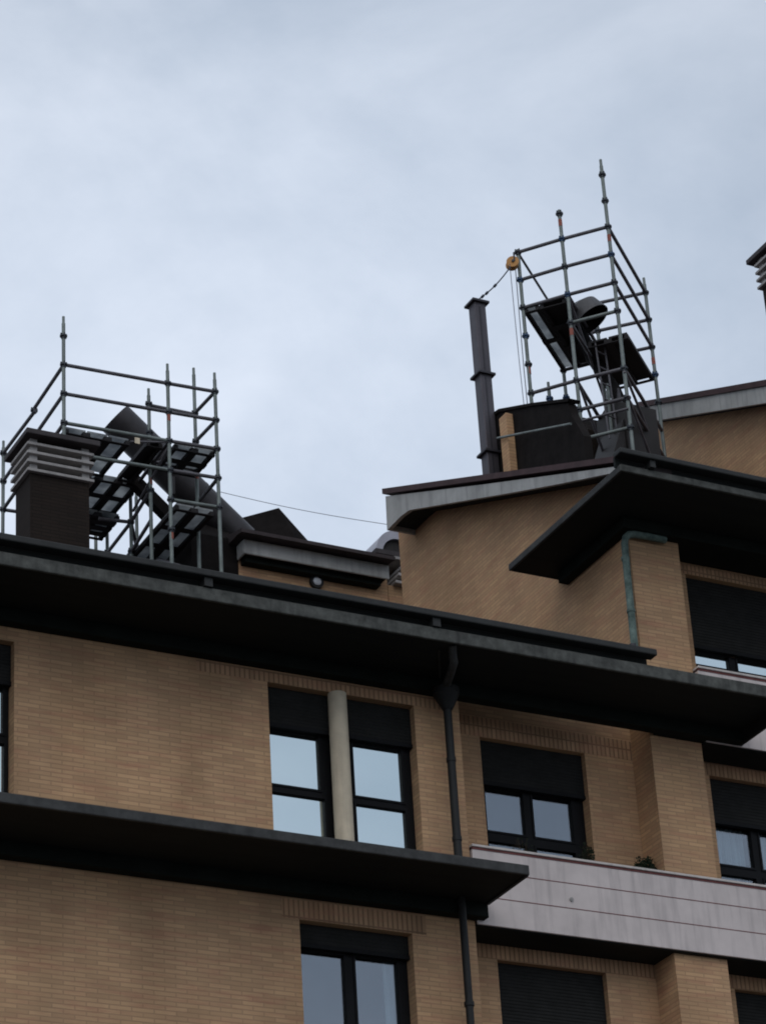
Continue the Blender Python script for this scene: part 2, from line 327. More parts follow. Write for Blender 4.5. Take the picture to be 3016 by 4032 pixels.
# --- recessed bay and the wall right of it
W3 = (16.67, 18.15, 13.9, 16.36); W4 = (19.97, 21.45, 13.9, 16.33); W6 = (16.67, 18.15, 11.1, 13.5); W7 = (19.97, 21.45, 11.1, 13.5); W5 = (19.97, 21.45, 16.9, 19.2)
wall(16.12, 18.95, 0.0, 17.0, 28.5, [W3, W6], .15, 'recessed_wall')
wall(18.95, 24.6, 0.0, 19.7, 28.5, [W4, W7, W5], .15, 'recessed_wall')
for x0, x1, z0, z1 in ((16.13, 18.84, 16.363, 16.62), (16.13, 18.84, 13.503, 13.68), (19.61, 24, 16.333, 16.6), (19.61, 24, 13.503, 13.68), (19.61, 24, 19.203, 19.34)):
    MB().box(x0, x1, 28.4965, 28.4995, z0, z1).build('brick_lintel', 'soldier', B)
y2 = 28.65
def pair(x0, z1, zs, **k):
    ps = [(x0 + .10, x0 + .62, 15.21, 15.76), (x0 + .76, x0 + 1.30, 15.21, 15.76), (x0 + .10, x0 + .62, 13.95, 15.06), (x0 + .76, x0 + 1.30, 13.95, 15.06)]
    return window(x0, x0 + 1.48, 13.9, z1, y2, ps, zs, 'glass', **k)
pair(16.67, 16.36, 15.77, label='half shuttered window above the balcony, plants at its sill')
pair(19.97, 16.33, 15.72, label='half shuttered window at the right edge with net curtains')
window(16.67, 18.15, 11.1, 13.5, y2, [], 11.15, 'glass', 'window with its black shutter fully down')
window(19.97, 21.45, 11.1, 13.5, y2, [], 11.15, 'glass', 'window in the bottom right corner with its shutter down')
window(19.97, 21.45, 16.9, 19.2, y2, [(20.07, 20.59, 17.98, 18.15), (20.73, 21.25, 17.98, 18.15), (20.07, 20.59, 17.0, 17.9), (20.73, 21.25, 17.0, 17.9)], 18.17, 'mirror', 'top floor window almost closed by its shutter')
# curtains hang inside the glass
c = MB()
for x0, x1 in ((20.06, 20.56), (20.80, 21.3)):
    n = 26
    for i in range(n):
        a, d = x0 + (x1 - x0) * i / n, x0 + (x1 - x0) * (i + 1) / n
        ya, yb = 28.78 + .025 * math.sin(i * 1.7), 28.78 + .025 * math.sin((i + 1) * 1.7)
        c.quad((a, ya, 13.9), (d, yb, 13.9), (d, yb, 15.75), (a, ya, 15.75))
c.build('curtain', 'curtain', B)
# dim rooms behind
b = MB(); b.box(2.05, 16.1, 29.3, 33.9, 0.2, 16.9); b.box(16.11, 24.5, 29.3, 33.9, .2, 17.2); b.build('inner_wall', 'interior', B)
# --- brick pillar between the recessed bays
b = MB(); b.box(18.85, 19.60, 28.06, 28.497, 0.0, 19.36); b.build('pillar', 'brick', B)
b = MB(); b.quad((18.847, 28.497, 0.05), (18.847, 28.062, 0.05), (18.847, 28.062, 19.355), (18.847, 28.497, 19.355)); b.build('pillar_side', 'brick_side', B)
# --- gabled block: side wall
b = MB(); b.prism_x([(28.499, 16.0), (34.14, 16.0), (34.14, 22.72), (33.0, 22.30), (28.499, 20.35)], 18.852, 18.97); b.prism_x([(28.063, 19.37), (28.498, 19.37), (28.498, 20.35), (28.063, 20.16)], 18.852, 18.97); b.build('gable_wall', 'brick_side', B)
# --- eaves
def eave(x0, x1, yw, yo, zb, zs, zf, m_f, name='eave', fthick=.04):
    """band board on the wall, flat soffit, fascia"""
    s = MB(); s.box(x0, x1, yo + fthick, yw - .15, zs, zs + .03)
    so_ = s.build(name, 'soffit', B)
    MB().box(x0, x1, yw - .15, yw + .02, zb, zs + .029).build('band', 'band', so_, bevel=.012)
    MB().box(x0 - .002, x1 + .03, yo, yo + fthick, zs - .015, zf).build('fascia', m_f, so_, bevel=.012)
    MB().box(x0, x1, yo + fthick + .001, yw, zf - .06, zf - .02).build('top_sheet', 'brown', so_)
    return so_
low = eave(2.0, 16.20, 28.0, 26.87, 13.735, 13.90, 14.005, 'fascia_dark')
MB().box(16.196, 16.238, 26.912, 27.85, 13.885, 14.0).build('end_board', 'brown', low)
MB().box(16.2005, 16.225, 27.852, 28.0, 13.735, 13.90).build('end_board', 'band', low)
up = eave(2.0, 20.10, 28.0, 26.87, 16.53, 16.69, 16.835, 'fascia')
MB().box(20.10, 20.14, 26.872, 28.0, 16.53, 16.83).build('end_board', 'brown', up)
MB().box(18.9, 20.1, 28.021, 28.06, 16.53, 16.75).build('infill', 'band', up)
gt = MB(); gt.box(2.0, 18.24, 26.80, 26.96, 16.945, 17.03); gu = gt.build('gutter', 'gutter', B, bevel=.015)
s = MB(); s.box(2.0, 18.20, 26.99, 27.03, 16.83, 17.0); s.build('gutter_back', 'soffit', gu)
for x in (15.25, 12.36, 9.4):
    MB().box(x - .05, x + .05, 26.84, 26.989, 16.838, 16.943).build('bracket', 'gutter', gu)
# gabled block eave: front run plus its return along the side wall
ge = MB(); ge.box(18.09, 24.6, 26.91, 28.5, 19.52, 19.55); ge.box(18.09, 18.852, 28.5, 29.75, 19.52, 19.55); ge = ge.build('eave', 'soffit', B)
b = MB(); b.box(18.70, 24.6, 27.91, 28.495, 19.36, 19.521); b.box(18.70, 18.85, 28.495, 29.6, 19.36, 19.521); b.build('band', 'band', ge, bevel=.012)
b = MB(); b.box(18.05, 24.6, 26.87, 26.91, 19.505, 19.60); b.build('fascia', 'fascia', ge, bevel=.01)
b = MB(); b.box(18.05, 18.09, 26.911, 29.76, 19.505, 19.60); b.box(18.091, 18.852, 29.74, 29.76, 19.505, 19.6); b.build('side_fascia', 'fascia_dark', ge, bevel=.01)
b = MB(); b.prism_y([(18.07, 19.59), (18.85, 19.72), (18.85, 19.56), (18.07, 19.56)], 26.93, 29.73); b.build('top_sheet', 'tile', ge)
gt = MB(); gt.box(18.0, 24.6, 26.76, 26.93, 19.70, 19.775); gg = gt.build('gutter', 'gutter', B, bevel=.015)
s = MB(); s.box(18.03, 24.6, 26.95, 26.99, 19.595, 19.74); s.build('gutter_back', 'soffit', gg)
for x in (18.49, 20.9, 23.4): MB().box(x - .04, x + .04, 26.80, 26.949, 19.603, 19.698).build('bracket', 'gutter', gg)
# verge board of the gable (its own shape: level return at the high end)
v = MB(); v.prism_x([(27.0, 19.66), (27.3, 19.80), (28.95, 20.46), (30.14, 20.95), (32.95, 22.13), (33.22, 22.165), (33.66, 22.155), (33.64, 22.715), (30.82, 21.44), (27.0, 19.74)][::-1], 18.40, 18.46); vb = v.build('verge_board', 'white', B)
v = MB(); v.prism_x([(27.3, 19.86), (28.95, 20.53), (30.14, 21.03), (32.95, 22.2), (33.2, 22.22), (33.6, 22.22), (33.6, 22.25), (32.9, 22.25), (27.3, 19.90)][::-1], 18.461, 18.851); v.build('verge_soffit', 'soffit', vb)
v = MB(); v.box(18.461, 24.0, 33.62, 33.66, 22.157, 22.70); v.build('end_board', 'white', vb)
r = MB(); r.prism_x([(26.95, 19.775), (33.68, 19.775 + PITCH * 6.73), (33.68, 19.865 + PITCH * 6.73), (26.95, 19.86)][::-1], 18.37, 24.6); r.build('roof', 'tile_edge', B)
# main roof
r = MB(); r.prism_x([(26.97, 17.045), (40.0, ZR(40)), (40.0, ZR(40) + .08), (26.97, 17.09)][::-1], 2.0, 18.2); r.prism_x([(28.3, ZR(28.3)), (34.1, ZR(34.1)), (34.1, ZR(34.1) + .08), (28.3, ZR(28.3) + .08)][::-1], 18.2, 18.85); r.prism_x([(34.15, ZR(34.15)), (40.0, ZR(40)), (40.0, ZR(40) + .08), (34.15, ZR(34.15) + .08)][::-1], 18.85, 24.6); r.build('roof', 'tile', B)
# --- balconies
def balcony(x0, x1, z0, z1, label):
    b = MB(); b.box(x0, x1, 27.97, 28.12, z0, z1 - .035); o = b.build('balcony', 'stone', B, bevel=.006); o['label'] = label
    MB().box(x0, x1, 27.992, 28.497, z0 - .012, z0 + .16).build('balcony_floor', 'soffit', o)
    MB().box(x0 - .01, x1, 27.945, 28.14, z1 - .03, z1).build('coping', 'coping', o, bevel=.005)
    MB().box(x0, x1, 27.962, 28.13, z1 - .058, z1 - .031).build('joint', 'redline', o)
    for f in (.35, .67):
        zz = z0 + (z1 - z0) * f; MB().box(x0, x1, 27.967, 27.969, zz - .005, zz + .005).build('joint', 'redline', o)
    return o
ba = balcony(16.14, 24.6, 13.69, 14.675, 'long pale pink balcony front with two red lines')
balcony(19.62, 24.6, 16.52, 17.56, 'upper pale balcony front beside the end of the eave')
b = MB(); b.tube((17.43, 27.955, 14.145), (17.43, 27.9695, 14.145), .026, 16); b.tube((17.43, 27.95, 14.145), (17.43, 27.956, 14.145), .012, 12); b.build('vent_cover', 'louvre', ba)
# --- drain pipes
d = MB(); d.tube((15.84, 27.78, 13.98), (15.84, 27.78, 16.30), .05, 14); d.tube((15.84, 27.78, 0), (15.84, 27.78, 13.905), .045, 14)
for z in (15.6, 14.6, 12.6): d.tube((15.84, 27.78, z), (15.84, 27.78, z + .05), .058, 14)
dp = d.build('downpipe', 'brown', B)
h = MB(); h.tube((15.84, 27.78, 16.27), (15.84, 27.78, 16.46), .06, 16, .155); h.tube((15.84, 27.78, 16.46), (15.84, 27.78, 16.54), .16, 16); h.build('hopper', 'brown', dp)
pts = [(15.52, 26.98, 16.71)] + [(15.52 + .03 * i, 26.98 + .10 * math.sin(i * .5) + .02 * i, 16.70 - .045 * i) for i in range(1, 4)] + [(15.74, 27.5, 16.56), (15.8, 27.72, 16.53)]
MB().path(pts, .05, 10).build('elbow', 'fascia_dark', dp)
MB().tube((15.40, 27.10, 16.685), (15.70, 27.66, 16.62), .012, 6).build('strut', 'gutter', dp)
p = MB(); p.path([(19.36, 27.98, 19.325), (19.1, 27.98, 19.325), (18.9, 27.99, 19.325), (18.82, 28.0, 19.31), (18.77, 28.01, 19.26), (18.755, 28.02, 19.18), (18.755, 28.03, 18.9), (18.755, 28.04, 18.2), (18.755, 28.05, 17.55)], .048, 12)
for z in (18.95, 18.2): p.tube((18.755, 28.04, z), (18.755, 28.04, z + .04), .056, 12)
p.build('copper_pipe', 'copper', B)
b = MB(); b.tube((18.74, 28.06, 17.52), (18.74, 28.06, 17.75), .062, 12); b.box(18.66, 18.84, 27.98, 28.16, 17.46, 17.56); b.build('pipe_shoe', 'duct_dark', B)

# --- chimneys (parts of the building)
def chimney(x0, x1, y0, y1, zb, zt, label, mstack='dark_brick'):
    """brick stack, four open slabs on corner posts, thick cap"""
    s = MB(); s.box(x0 + .06, x1 - .06, y0 + .06, y1 - .06, zb, zt); st = s.build('chimney', mstack, B); st['label'] = label
    for i in range(4):
        z = zt + .14 * i
        MB().box(x0, x1, y0, y1, z + .001, z + .045).build('slab', 'louvre', st, bevel=.006)
    for cx in (x0 + .11, x1 - .11):
        for cy in (y0 + .11, y1 - .11):
            MB().box(cx - .055, cx + .055, cy - .055, cy + .055, zt + .05, zt + .56).build('post', 'louvre', st)
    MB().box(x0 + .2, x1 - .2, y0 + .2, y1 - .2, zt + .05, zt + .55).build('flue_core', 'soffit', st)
    MB().box(x0 - .045, x1 + .06, y0 - .09, y1 + .14, zt + .545, zt + .63).build('cap', 'cap', st, bevel=.012)
    return st
chimney(12.775, 13.77, 33.6, 34.28, ZR(33.6) - .1, 22.0, 'dark square chimney with four pale slabs at the left edge')
chimney(24.5, 25.5, 31.0, 32.07, 22.5, 26.87, 'slatted chimney cut off by the right edge')

# --- rear attic
b = MB(); b.box(17.08, 19.62, 36.0, 38.8, 20.6, 22.72); at_ = b.build('attic_wall', 'brick', B)
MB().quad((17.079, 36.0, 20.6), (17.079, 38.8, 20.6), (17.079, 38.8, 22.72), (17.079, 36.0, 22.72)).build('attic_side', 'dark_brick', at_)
b = MB(); b.box(17.05, 19.52, 35.72, 35.76, 22.55, 22.80); b.box(17.05, 17.09, 35.761, 35.99, 22.55, 22.8); b.build('attic_fascia', 'white', B, bevel=.02)
b = MB(); b.box(17.12, 19.47, 35.761, 35.999, 22.56, 22.6); b.box(17.12, 19.42, 35.84, 35.999, 22.48, 22.559); b.build('attic_soffit', 'band', B)
b = MB(); b.prism_x([(35.50, 22.78), (35.50, 22.84), (36.6, 23.12), (38.9, 23.3), (38.9, 22.75), (35.66, 22.81)], 16.92, 19.52); b.build('attic_roof', 'tile', B)
# hipped roof volume behind the attic
b = MB(); ap = (18.3, 37.0, 24.23)
pz = [(17.2, 36.75, 23.2), (18.79, 36.75, 23.55), (18.9, 38.2, 23.2), (17.0, 38.2, 23.55)]
vs = [(17.55, 37.0, 23.88), ap, (18.85, 36.99, 23.66), (18.85, 36.8, 22.9), (17.1, 36.8, 22.9), (17.3, 38.4, 23.9), (18.6, 38.4, 23.7), (18.8, 38.4, 22.9), (17.0, 38.4, 22.9)]
b.add(vs, [(4, 3, 2, 1, 0), (0, 1, 6, 5), (1, 2, 6), (2, 3, 7, 6), (4, 0, 5, 8), (8, 5, 6, 7)]); b.build('hipped_roof', 'slate_wall', B)
# chimney behind the attic with barrel hood
b = MB(); b.box(19.64, 20.7, 36.02, 37.0, 20.8, 22.62); rc = b.build('chimney', 'brick', B); rc['label'] = 'slatted chimney under a pale rounded hood behind the gable'
for x0, z in ((19.72, 22.62), (19.78, 22.76), (19.84, 22.90), (19.72, 23.04)):
    MB().box(x0, 20.75, 35.9, 37.0, z, z + .05).build('slab', 'louvre', rc, bevel=.006)
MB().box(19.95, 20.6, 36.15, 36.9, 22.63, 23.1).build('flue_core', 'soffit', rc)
MB().box(19.45, 20.8, 35.98, 37.1, 23.14, 23.22).build('cap', 'cap', rc)
b = MB(); pr_ = [(19.88 + .36 * math.cos(t), 23.22 + .44 * math.sin(t)) for t in [math.pi * i / 18 for i in range(19)]]
pi_ = [(19.90 + .27 * math.cos(t), 23.22 + .30 * math.sin(t)) for t in [math.pi * i / 18 for i in range(19)]]
for i in range(18):
    b.add([(pr_[i][0], 36.1, pr_[i][1]), (pr_[i + 1][0], 36.1, pr_[i + 1][1]), (pr_[i + 1][0], 37.0, pr_[i + 1][1]), (pr_[i][0], 37.0, pr_[i][1])], [(0, 1, 2, 3)], True)
    b.add([(pr_[i][0], 36.1, pr_[i][1]), (pr_[i + 1][0], 36.1, pr_[i + 1][1]), (pi_[i + 1][0], 36.1, pi_[i + 1][1]), (pi_[i][0], 36.1, pi_[i][1])], [(0, 1, 2, 3)])
b.build('hood', 'dome', rc)
b = MB(); b.add([(x, 36.16, z) for x, z in pi_], [tuple(range(19))]); b.build('hood_back', 'zinc', rc)
# dark housing the inclined flue grows from
b = MB(); b.prism_x([(35.98, 20.6), (35.98, 22.9), (36.5, 23.45), (37.4, 23.45), (37.4, 20.6)], 16.3, 17.06); b.build('roof_housing', 'slate_wall', B)

# --- second gabled block farther right
b = MB(); b.prism_x([(28.6, 18), (33.62, 18.0), (33.62, 25.0), (28.6, 22.8)], 23.25, 23.4); b.build('gable_wall', 'brick_side', B)
b = MB(); b.box(23.4, 29.0, 28.6, 33.62, 18.0, 22.5); b.build('rear_block_wall', 'brick', B)
v = MB(); v.prism_x([(27.9, 22.38), (33.42, 24.83), (33.42, 25.10), (27.9, 22.66)][::-1], 22.95, 23.0); v2 = v.build('verge_board', 'white', B)
v = MB(); v.prism_x([(27.9, 22.44), (33.4, 24.88), (33.4, 24.92), (27.9, 22.48)][::-1], 23.001, 23.26); v.build('verge_soffit', 'soffit', v2)
r = MB(); r.prism_x([(27.8, 22.62), (33.46, 25.125), (33.46, 25.22), (27.8, 22.72)][::-1], 22.92, 29.2); r.build('roof', 'tile_edge', B)

# --- dark slate-clad upstand on the gable roof, brick pier and zinc chimney base
b = MB(); b.prism_x([(29.40, 20.6), (29.40, 21.62), (29.66, 22.12), (29.70, 22.30), (30.58, 22.74), (31.48, 23.16), (31.73, 23.18), (31.73, 21.6)], 19.2, 19.33); b.build('roof_upstand', 'slate_wall', B)
b = MB(); b.prism_x([(29.62, 22.33), (30.58, 22.79), (31.50, 23.20), (31.78, 23.24), (31.78, 23.19), (31.50, 23.15), (30.58, 22.745), (29.66, 22.30)], 19.17, 19.36); b.build('upstand_coping', 'slate_wall', B)
b = MB(); b.box(19.08, 19.19, 31.16, 31.36, 21.4, 22.93); b.build('brick_pier', 'brick_side', B)
b = MB(); b.prism_x([(31.62, 21.5), (31.62, 23.86), (31.95, 24.1), (32.4, 23.95), (32.4, 21.5)], 21.42, 21.98); zb_ = b.build('chimney', 'zinc', B); zb_['label'] = 'grey zinc clad chimney base inside the right scaffold'
b = MB(); b.prism_y([(21.41, 22.0), (21.41, 23.6), (21.15, 22.9), (21.0, 22.0)], 31.66, 32.35); b.build('flashing', 'zinc', zb_)
b = MB(); b.tube((21.47, 31.8, 23.9), (21.47, 31.8, 24.22), .05, 10, .015); b.build('finial', 'duct_dark', zb_)

# ------------------------------------------------------------------ wall lamp
wl = empty('wall_lamp', (18.37, 35.99, 22.41), 'small round bulkhead lamp on the attic brick wall', 'lamp')
b = MB(); b.tube((18.37, 35.995, 22.41), (18.37, 35.93, 22.41), .11, 24); b.build('lamp_body', 'brown', wl)
b = MB()
for i in range(6): b.tube((18.37, 35.929 - .005 * i, 22.41), (18.37, 35.924 - .005 * i, 22.41), .07 - .0015 * i * i, 20, .07 - .0015 * (i + 1) ** 2, caps=(i == 5))
b.build('lamp_glass', 'lamp_glass', wl)

# ------------------------------------------------------------------ inclined flue pipe with strut
fa, fb = Vector((15.27, 36.4, 24.90)), Vector((17.35, 36.4, 23.13)); ax = (fb - fa).normalized()
FR = .275
fp = empty('flue_pipe', tuple(fb), 'thick dark flue pipe leaning across the left scaffold', 'pipe')
b = MB(); seg = 40
ring0 = b.ring(fa, ax, FR, seg); ringi = b.ring(fa, ax, FR - .015, seg); ring1 = b.ring(fb, ax, FR, seg)
up_ = Vector((ax.z, 0, -ax.x)) * -1
b.add(ring0 + ring1, [(i, (i + 1) % seg, (i + 1) % seg + seg, i + seg) for i in range(seg)], True)
deep = b.ring(fa + ax * .6, ax, FR - .015, seg)
b.add(ring0 + ringi, [((i + 1) % seg, i, i + seg, (i + 1) % seg + seg) for i in range(seg)])
b.add(ringi + deep, [((i + 1) % seg, i, i + seg, (i + 1) % seg + seg) for i in range(seg)], True)
b.add(deep, [tuple(range(seg))]); b.build('pipe_barrel', 'flue', fp)
for t in (.25, .62): 
    c_ = fa.lerp(fb, t); MB().tube(c_, c_ + ax * .05, FR + .005, 40, caps=True).build('seam_band', 'flue', fp)
sa, sb = Vector((15.40, 36.28, 23.87)), Vector((16.42, 36.28, 22.97)); n_ = Vector((ax.z, 0, -ax.x)) * .09
b = MB(); y0, y1_ = 36.20, 36.36
b.prism_y([(sa.x + n_.x, sa.z + n_.z), (sb.x + n_.x, sb.z + n_.z), (sb.x - n_.x, sb.z - n_.z), (sa.x - n_.x, sa.z - n_.z)], y0, y1_); b.build('strut', 'slate_wall', fp)
b = MB(); b.box(16.05, 16.09, 36.05, 36.07, 23.55, 23.85); b.build('plate', 'flue', fp)

# ------------------------------------------------------------------ square steel flue
sf = empty('square_flue', (19.06, 31.7, 21.7), 'tall square grey steel flue standing behind the gable edge', 'flue')
FX, FY, HW = 19.09, 31.72, .094
b = MB()
b.box(FX - HW, FX + HW, FY - HW, FY + HW, 21.6, 25.08); b.build('duct', 'duct', sf, bevel=.012)
for dx in (-.01,): MB().box(FX + dx - .012, FX + dx + .012, FY - HW - .006, FY - HW + .004, 21.7, 25.0).build('seam', 'duct_dark', sf)
for z in (25.07, 23.83, 22.52): MB().box(FX - .14, FX + .14, FY - .14, FY + .14, z, z + .04).build('flange', 'duct_dark', sf, bevel=.006)

# ------------------------------------------------------------------ scaffolds
PR, LR = .028, .029
def coupler_mesh():
    b = MB(); b.tube((0, 0, -.012), (0, 0, .012), .058, 10); b.tube((0, 0, -.05), (0, 0, -.012), .036, 10)
    for a in range(4):
        c_, s_ = math.cos(a * math.pi / 2), math.sin(a * math.pi / 2); b.tube((c_ * .04, s_ * .04, -.03), (c_ * .04, s_ * .04, .045), .012, 6)
    return b
PROTO = {}
def coupler(parent, p, m='coupler'):
    if m not in PROTO:
        o = coupler_mesh().build('coupler', m); PROTO[m] = o
    else:
        o = PROTO[m].copy(); COL.objects.link(o)
    o.parent = parent; o.location = Vector(p) - Vector(parent['_b']); o.rotation_euler = (0, 0, random.uniform(-.2, .2)); o['_b'] = tuple(p)
def pole(root, x, y, z0, z1, rings=(), red=(), blue=(), m='steel'):
    x += random.uniform(-.004, .004); lean = random.uniform(-.012, .012)
    b = MB(); b.tube((x + lean, y, z0), (x, y, z1 - .12), PR, 12); b.tube((x, y, z1 - .12), (x, y, z1), PR * .78, 10)
    o = b.build('pole', m, root)
    for z in rings: coupler(o, (x, y, z), 'blue' if z in blue else 'coupler')
    for z in red: MB().tube((x, y, z), (x, y, z + .12), PR + .002, 12).build('paint_band', 'red', o)
    return o
def ledger(root, a, b_, m='steel_dark', r=LR, sag=.0):
    MB().tube(a, b_, r, 10).build('ledger', m, root)
# ---- left scaffold
sc = empty('scaffold', (15.0, 36.3, ZR(36.3)), 'tube scaffold around the leaning flue pipe and slatted chimney on the left roof', 'scaffold', 'rooftop scaffolds')
z1_, z2_, z3_, z4_, z5_, z6_ = 24.76, 24.26, 23.76, 23.26, 22.76, 22.26
P1, P3, P5, P4, P0, P2 = (13.88, 35.01), (15.52, 34.94), (16.28, 34.90), (16.25, 35.6), (13.97, 37.8), (15.49, 35.6)
PA, PB, PD = (15.60, 36.63), (15.64, 37.68), (16.02, 37.4)
pole(sc, *P1, ZR(35) , 25.60, (25.26, z1_, z2_, z3_, z4_))
pole(sc, *P3, ZR(34.9), 25.10, (z1_, z2_, z3_, z4_, z5_, z6_), red=(24.1, 22.1))
pole(sc, *P5, ZR(34.9), 25.09, (z1_, z2_, z3_, z4_, z5_))
pole(sc, *P4, ZR(35.6), 25.57, (z1_, z2_, z3_), red=(23.6,))
pole(sc, *P0, ZR(37.8), 24.98, (z1_, z2_, z3_))
pole(sc, *P2, ZR(35.6), 25.03, (z1_, z2_, z3_, z4_), red=(23.35,))
pole(sc, *PA, ZR(36.6), 23.86, (z3_, z4_, z5_))
pole(sc, *PB, ZR(37.7), 23.88, (z3_, z4_))
pole(sc, *PD, ZR(37.4), 24.3, (z4_,))
pole(sc, 15.62, 38.1, ZR(38), 23.95, ())
e3 = lambda p, z: (p[0], p[1], z)
for z in (z1_, z2_, z3_):
    ledger(sc, e3(P1, z), e3(P3, z), 'steel' if z == z3_ else 'steel_dark'); ledger(sc, e3(P3, z), e3(P5, z))
ledger(sc, e3(P3, z4_), e3(P5, z4_)); ledger(sc, e3(P3, z5_), e3(P5, z5_), 'steel'); ledger(sc, e3(P1, z4_), e3(P3, z4_), 'steel')
ledger(sc, e3(P1, z2_), e3(P0, z2_)); ledger(sc, e3(P1, z3_), e3(P0, z3_)); ledger(sc, e3(P1, z5_), e3(P0, z5_))
ledger(sc, e3(P1, z1_), (13.93, 36.4, z1_)); ledger(sc, (13.93, 36.3, z1_ - .06), e3(P0, z1_))
coupler(sc, (13.93, 36.36, z1_ - .03))
for z in (z1_, z2_, z3_): ledger(sc, e3(P5, z), e3(P4, z)); 
ledger(sc, e3(P4, z1_ - .02), e3(P2, z1_ - .02)); ledger(sc, e3(P5, z4_), (16.3, 36.0, z4_ - .02)); ledger(sc, e3(P4, z3_), e3(P2, z3_))
for z in (z4_, z5_): ledger(sc, e3(PA, z), e3(PB, z)); ledger(sc, e3(PA, z), e3(P2, z))
ledger(sc, e3(PB, z4_), (15.6, 38.6, z4_)); ledger(sc, e3(PA, z3_), e3(P3, z3_)); ledger(sc, e3(PA, z4_), (15.1, 36.7, z4_))
ledger(sc, e3(PB, z3_), e3(P0, z3_)); ledger(sc, e3(P0, z4_), (14.9, 37.8, z4_))
ledger(sc, e3(PD, z4_), e3(PA, z4_))
def deck(root, o, u, v, lu, lv, z, nb, nc, light=True, hole=None):
    """raised scaffold deck seen from below: panels on dark bearers; o plan origin, u/v plan unit vectors"""
    P = lambda a, c, dz: (o[0] + u[0] * a + v[0] * c, o[1] + u[1] * a + v[1] * c, z + dz)
    b = MB(); W = lu / nb
    for i in range(nb):
        a0, a1 = W * i + .015, W * (i + 1) - .015
        lo = [P(a0, 0, 0), P(a1, 0, 0), P(a1, lv, 0), P(a0, lv, 0)]; hi = [P(a0, 0, .03), P(a1, 0, .03), P(a1, lv, .03), P(a0, lv, .03)]
        b.add(lo + hi, [(3, 2, 1, 0), (4, 5, 6, 7), (0, 1, 5, 4), (1, 2, 6, 5), (2, 3, 7, 6), (3, 0, 4, 7)])
    d_ = b.build('deck', 'panel' if light else 'batten', root)
    for i in range(nb + 1):
        b = MB(); a0 = max(0, W * i - .06); a1 = min(lu, W * i + .06)
        lo = [P(a0, 0, -.06), P(a1, 0, -.06), P(a1, lv, -.06), P(a0, lv, -.06)]; hi = [P(a0, 0, -.002), P(a1, 0, -.002), P(a1, lv, -.002), P(a0, lv, -.002)]
        b.add(lo + hi, [(3, 2, 1, 0), (4, 5, 6, 7), (0, 1, 5, 4), (1, 2, 6, 5), (2, 3, 7, 6), (3, 0, 4, 7)]); b.build('bearer', 'batten', d_)
    for k in range(nc + 1):
        c0 = max(0, lv * k / nc - .06); c1 = min(lv, lv * k / nc + .06); b = MB()
        lo = [P(0, c0, -.075), P(lu, c0, -.075), P(lu, c1, -.075), P(0, c1, -.075)]; hi = [P(0, c0, -.062), P(lu, c0, -.062), P(lu, c1, -.062), P(0, c1, -.062)]
        b.add(lo + hi, [(3, 2, 1, 0), (4, 5, 6, 7), (0, 1, 5, 4), (1, 2, 6, 5), (2, 3, 7, 6), (3, 0, 4, 7)]); b.build('crossbar', 'batten', d_)
    return d_
X, Yv = (1, 0), (0, 1)
deck(sc, (13.95, 35.15), X, Yv, 1.02, 1.05, z3_, 3, 2)
deck(sc, (15.2, 35.05), X, Yv, .26, 1.15, z3_ - .01, 1, 1, light=False)
deck(sc, (14.3, 36.25), X, Yv, 1.28, 1.42, z3_ - .02, 4, 3)
deck(sc, (15.62, 34.98), X, Yv, .66, .72, z3_ - .01, 2, 2)
deck(sc, (15.64, 35.05), X, Yv, .62, 1.75, z5_, 2, 3)
deck(sc, (14.5, 36.95), X, Yv, 1.05, .72, 23.52, 3, 4)
ledger(sc, (14.9, 34.96, 23.63), (15.5, 34.95, 23.74), r=.016)
ledger(sc, (15.55, 34.97, 23.70), (15.45, 36.2, 23.2), r=.02); ledger(sc, (16.2, 36.5, 22.75), (15.56, 35.0, 22.3), r=.02); ledger(sc, (15.8, 35.3, 21.9), (16.0, 36.6, 22.7), r=.018)
MB().box(14.96, 15.04, 34.925, 34.93, 23.60, 23.70).build('tag_plate', 'cream', sc)
# ---- right scaffold
sr = empty('scaffold', (21.2, 32.1, ZG(32.1)), 'tall tube scaffold with decks and ladder on the right gabled roof', 'scaffold', 'rooftop scaffolds')
A, Bq, Cc, D, F, E_ = (20.09, 32.05), (20.54, 31.48), (21.02, 30.93), (22.51, 32.29), (21.57, 33.40), (21.93, 32.87)
q = [26.47 - .5 * i for i in range(9)]
pole(sr, *A, 23.3, 26.52, (q[0], q[1], q[2], q[3], q[4], q[5]), red=(24.3,), blue=(q[1], q[3]))
pole(sr, *Bq, ZG(31.5), 27.0, (26.93, q[0], q[1], q[2], q[3], q[5], q[6], q[7]), red=(26.7, 24.75), blue=(q[0], q[2]))
pole(sr, *Cc, ZG(30.9), 27.7, (27.42, 26.94, q[0], q[1], q[2], q[3], q[5], q[6], q[7]), red=(26.2,), blue=(q[1],))
pole(sr, *D, ZG(32.3), 26.74, (q[0], q[1], q[2], q[3], q[4]), red=(25.15,), blue=(q[3],))
pole(sr, *F, ZG(33.4), 25.93, (q[2], 24.97), blue=(24.97,))
pole(sr, *E_, ZG(32.9), 26.5, (q[0], q[1]))
pole(sr, 20.88, 32.8, ZG(32.8), 24.76, (24.47,), blue=(24.47,))
pole(sr, 21.42, 32.0, ZG(32.0), 24.4, ())
for z in (q[0], q[1], q[2], q[5]): ledger(sr, e3(A, z), e3(Bq, z)); ledger(sr, e3(Bq, z), e3(Cc, z))
for z in (q[3], q[6], q[7]): ledger(sr, e3(Bq, z), e3(Cc, z), 'steel' if z != q[6] else 'steel_dark')
for z in (q[0], q[1], q[2], q[5], q[6]): ledger(sr, e3(Cc, z), e3(D, z))
for z in (q[0], q[1], q[2]): ledger(sr, e3(D, z), e3(E_, z))
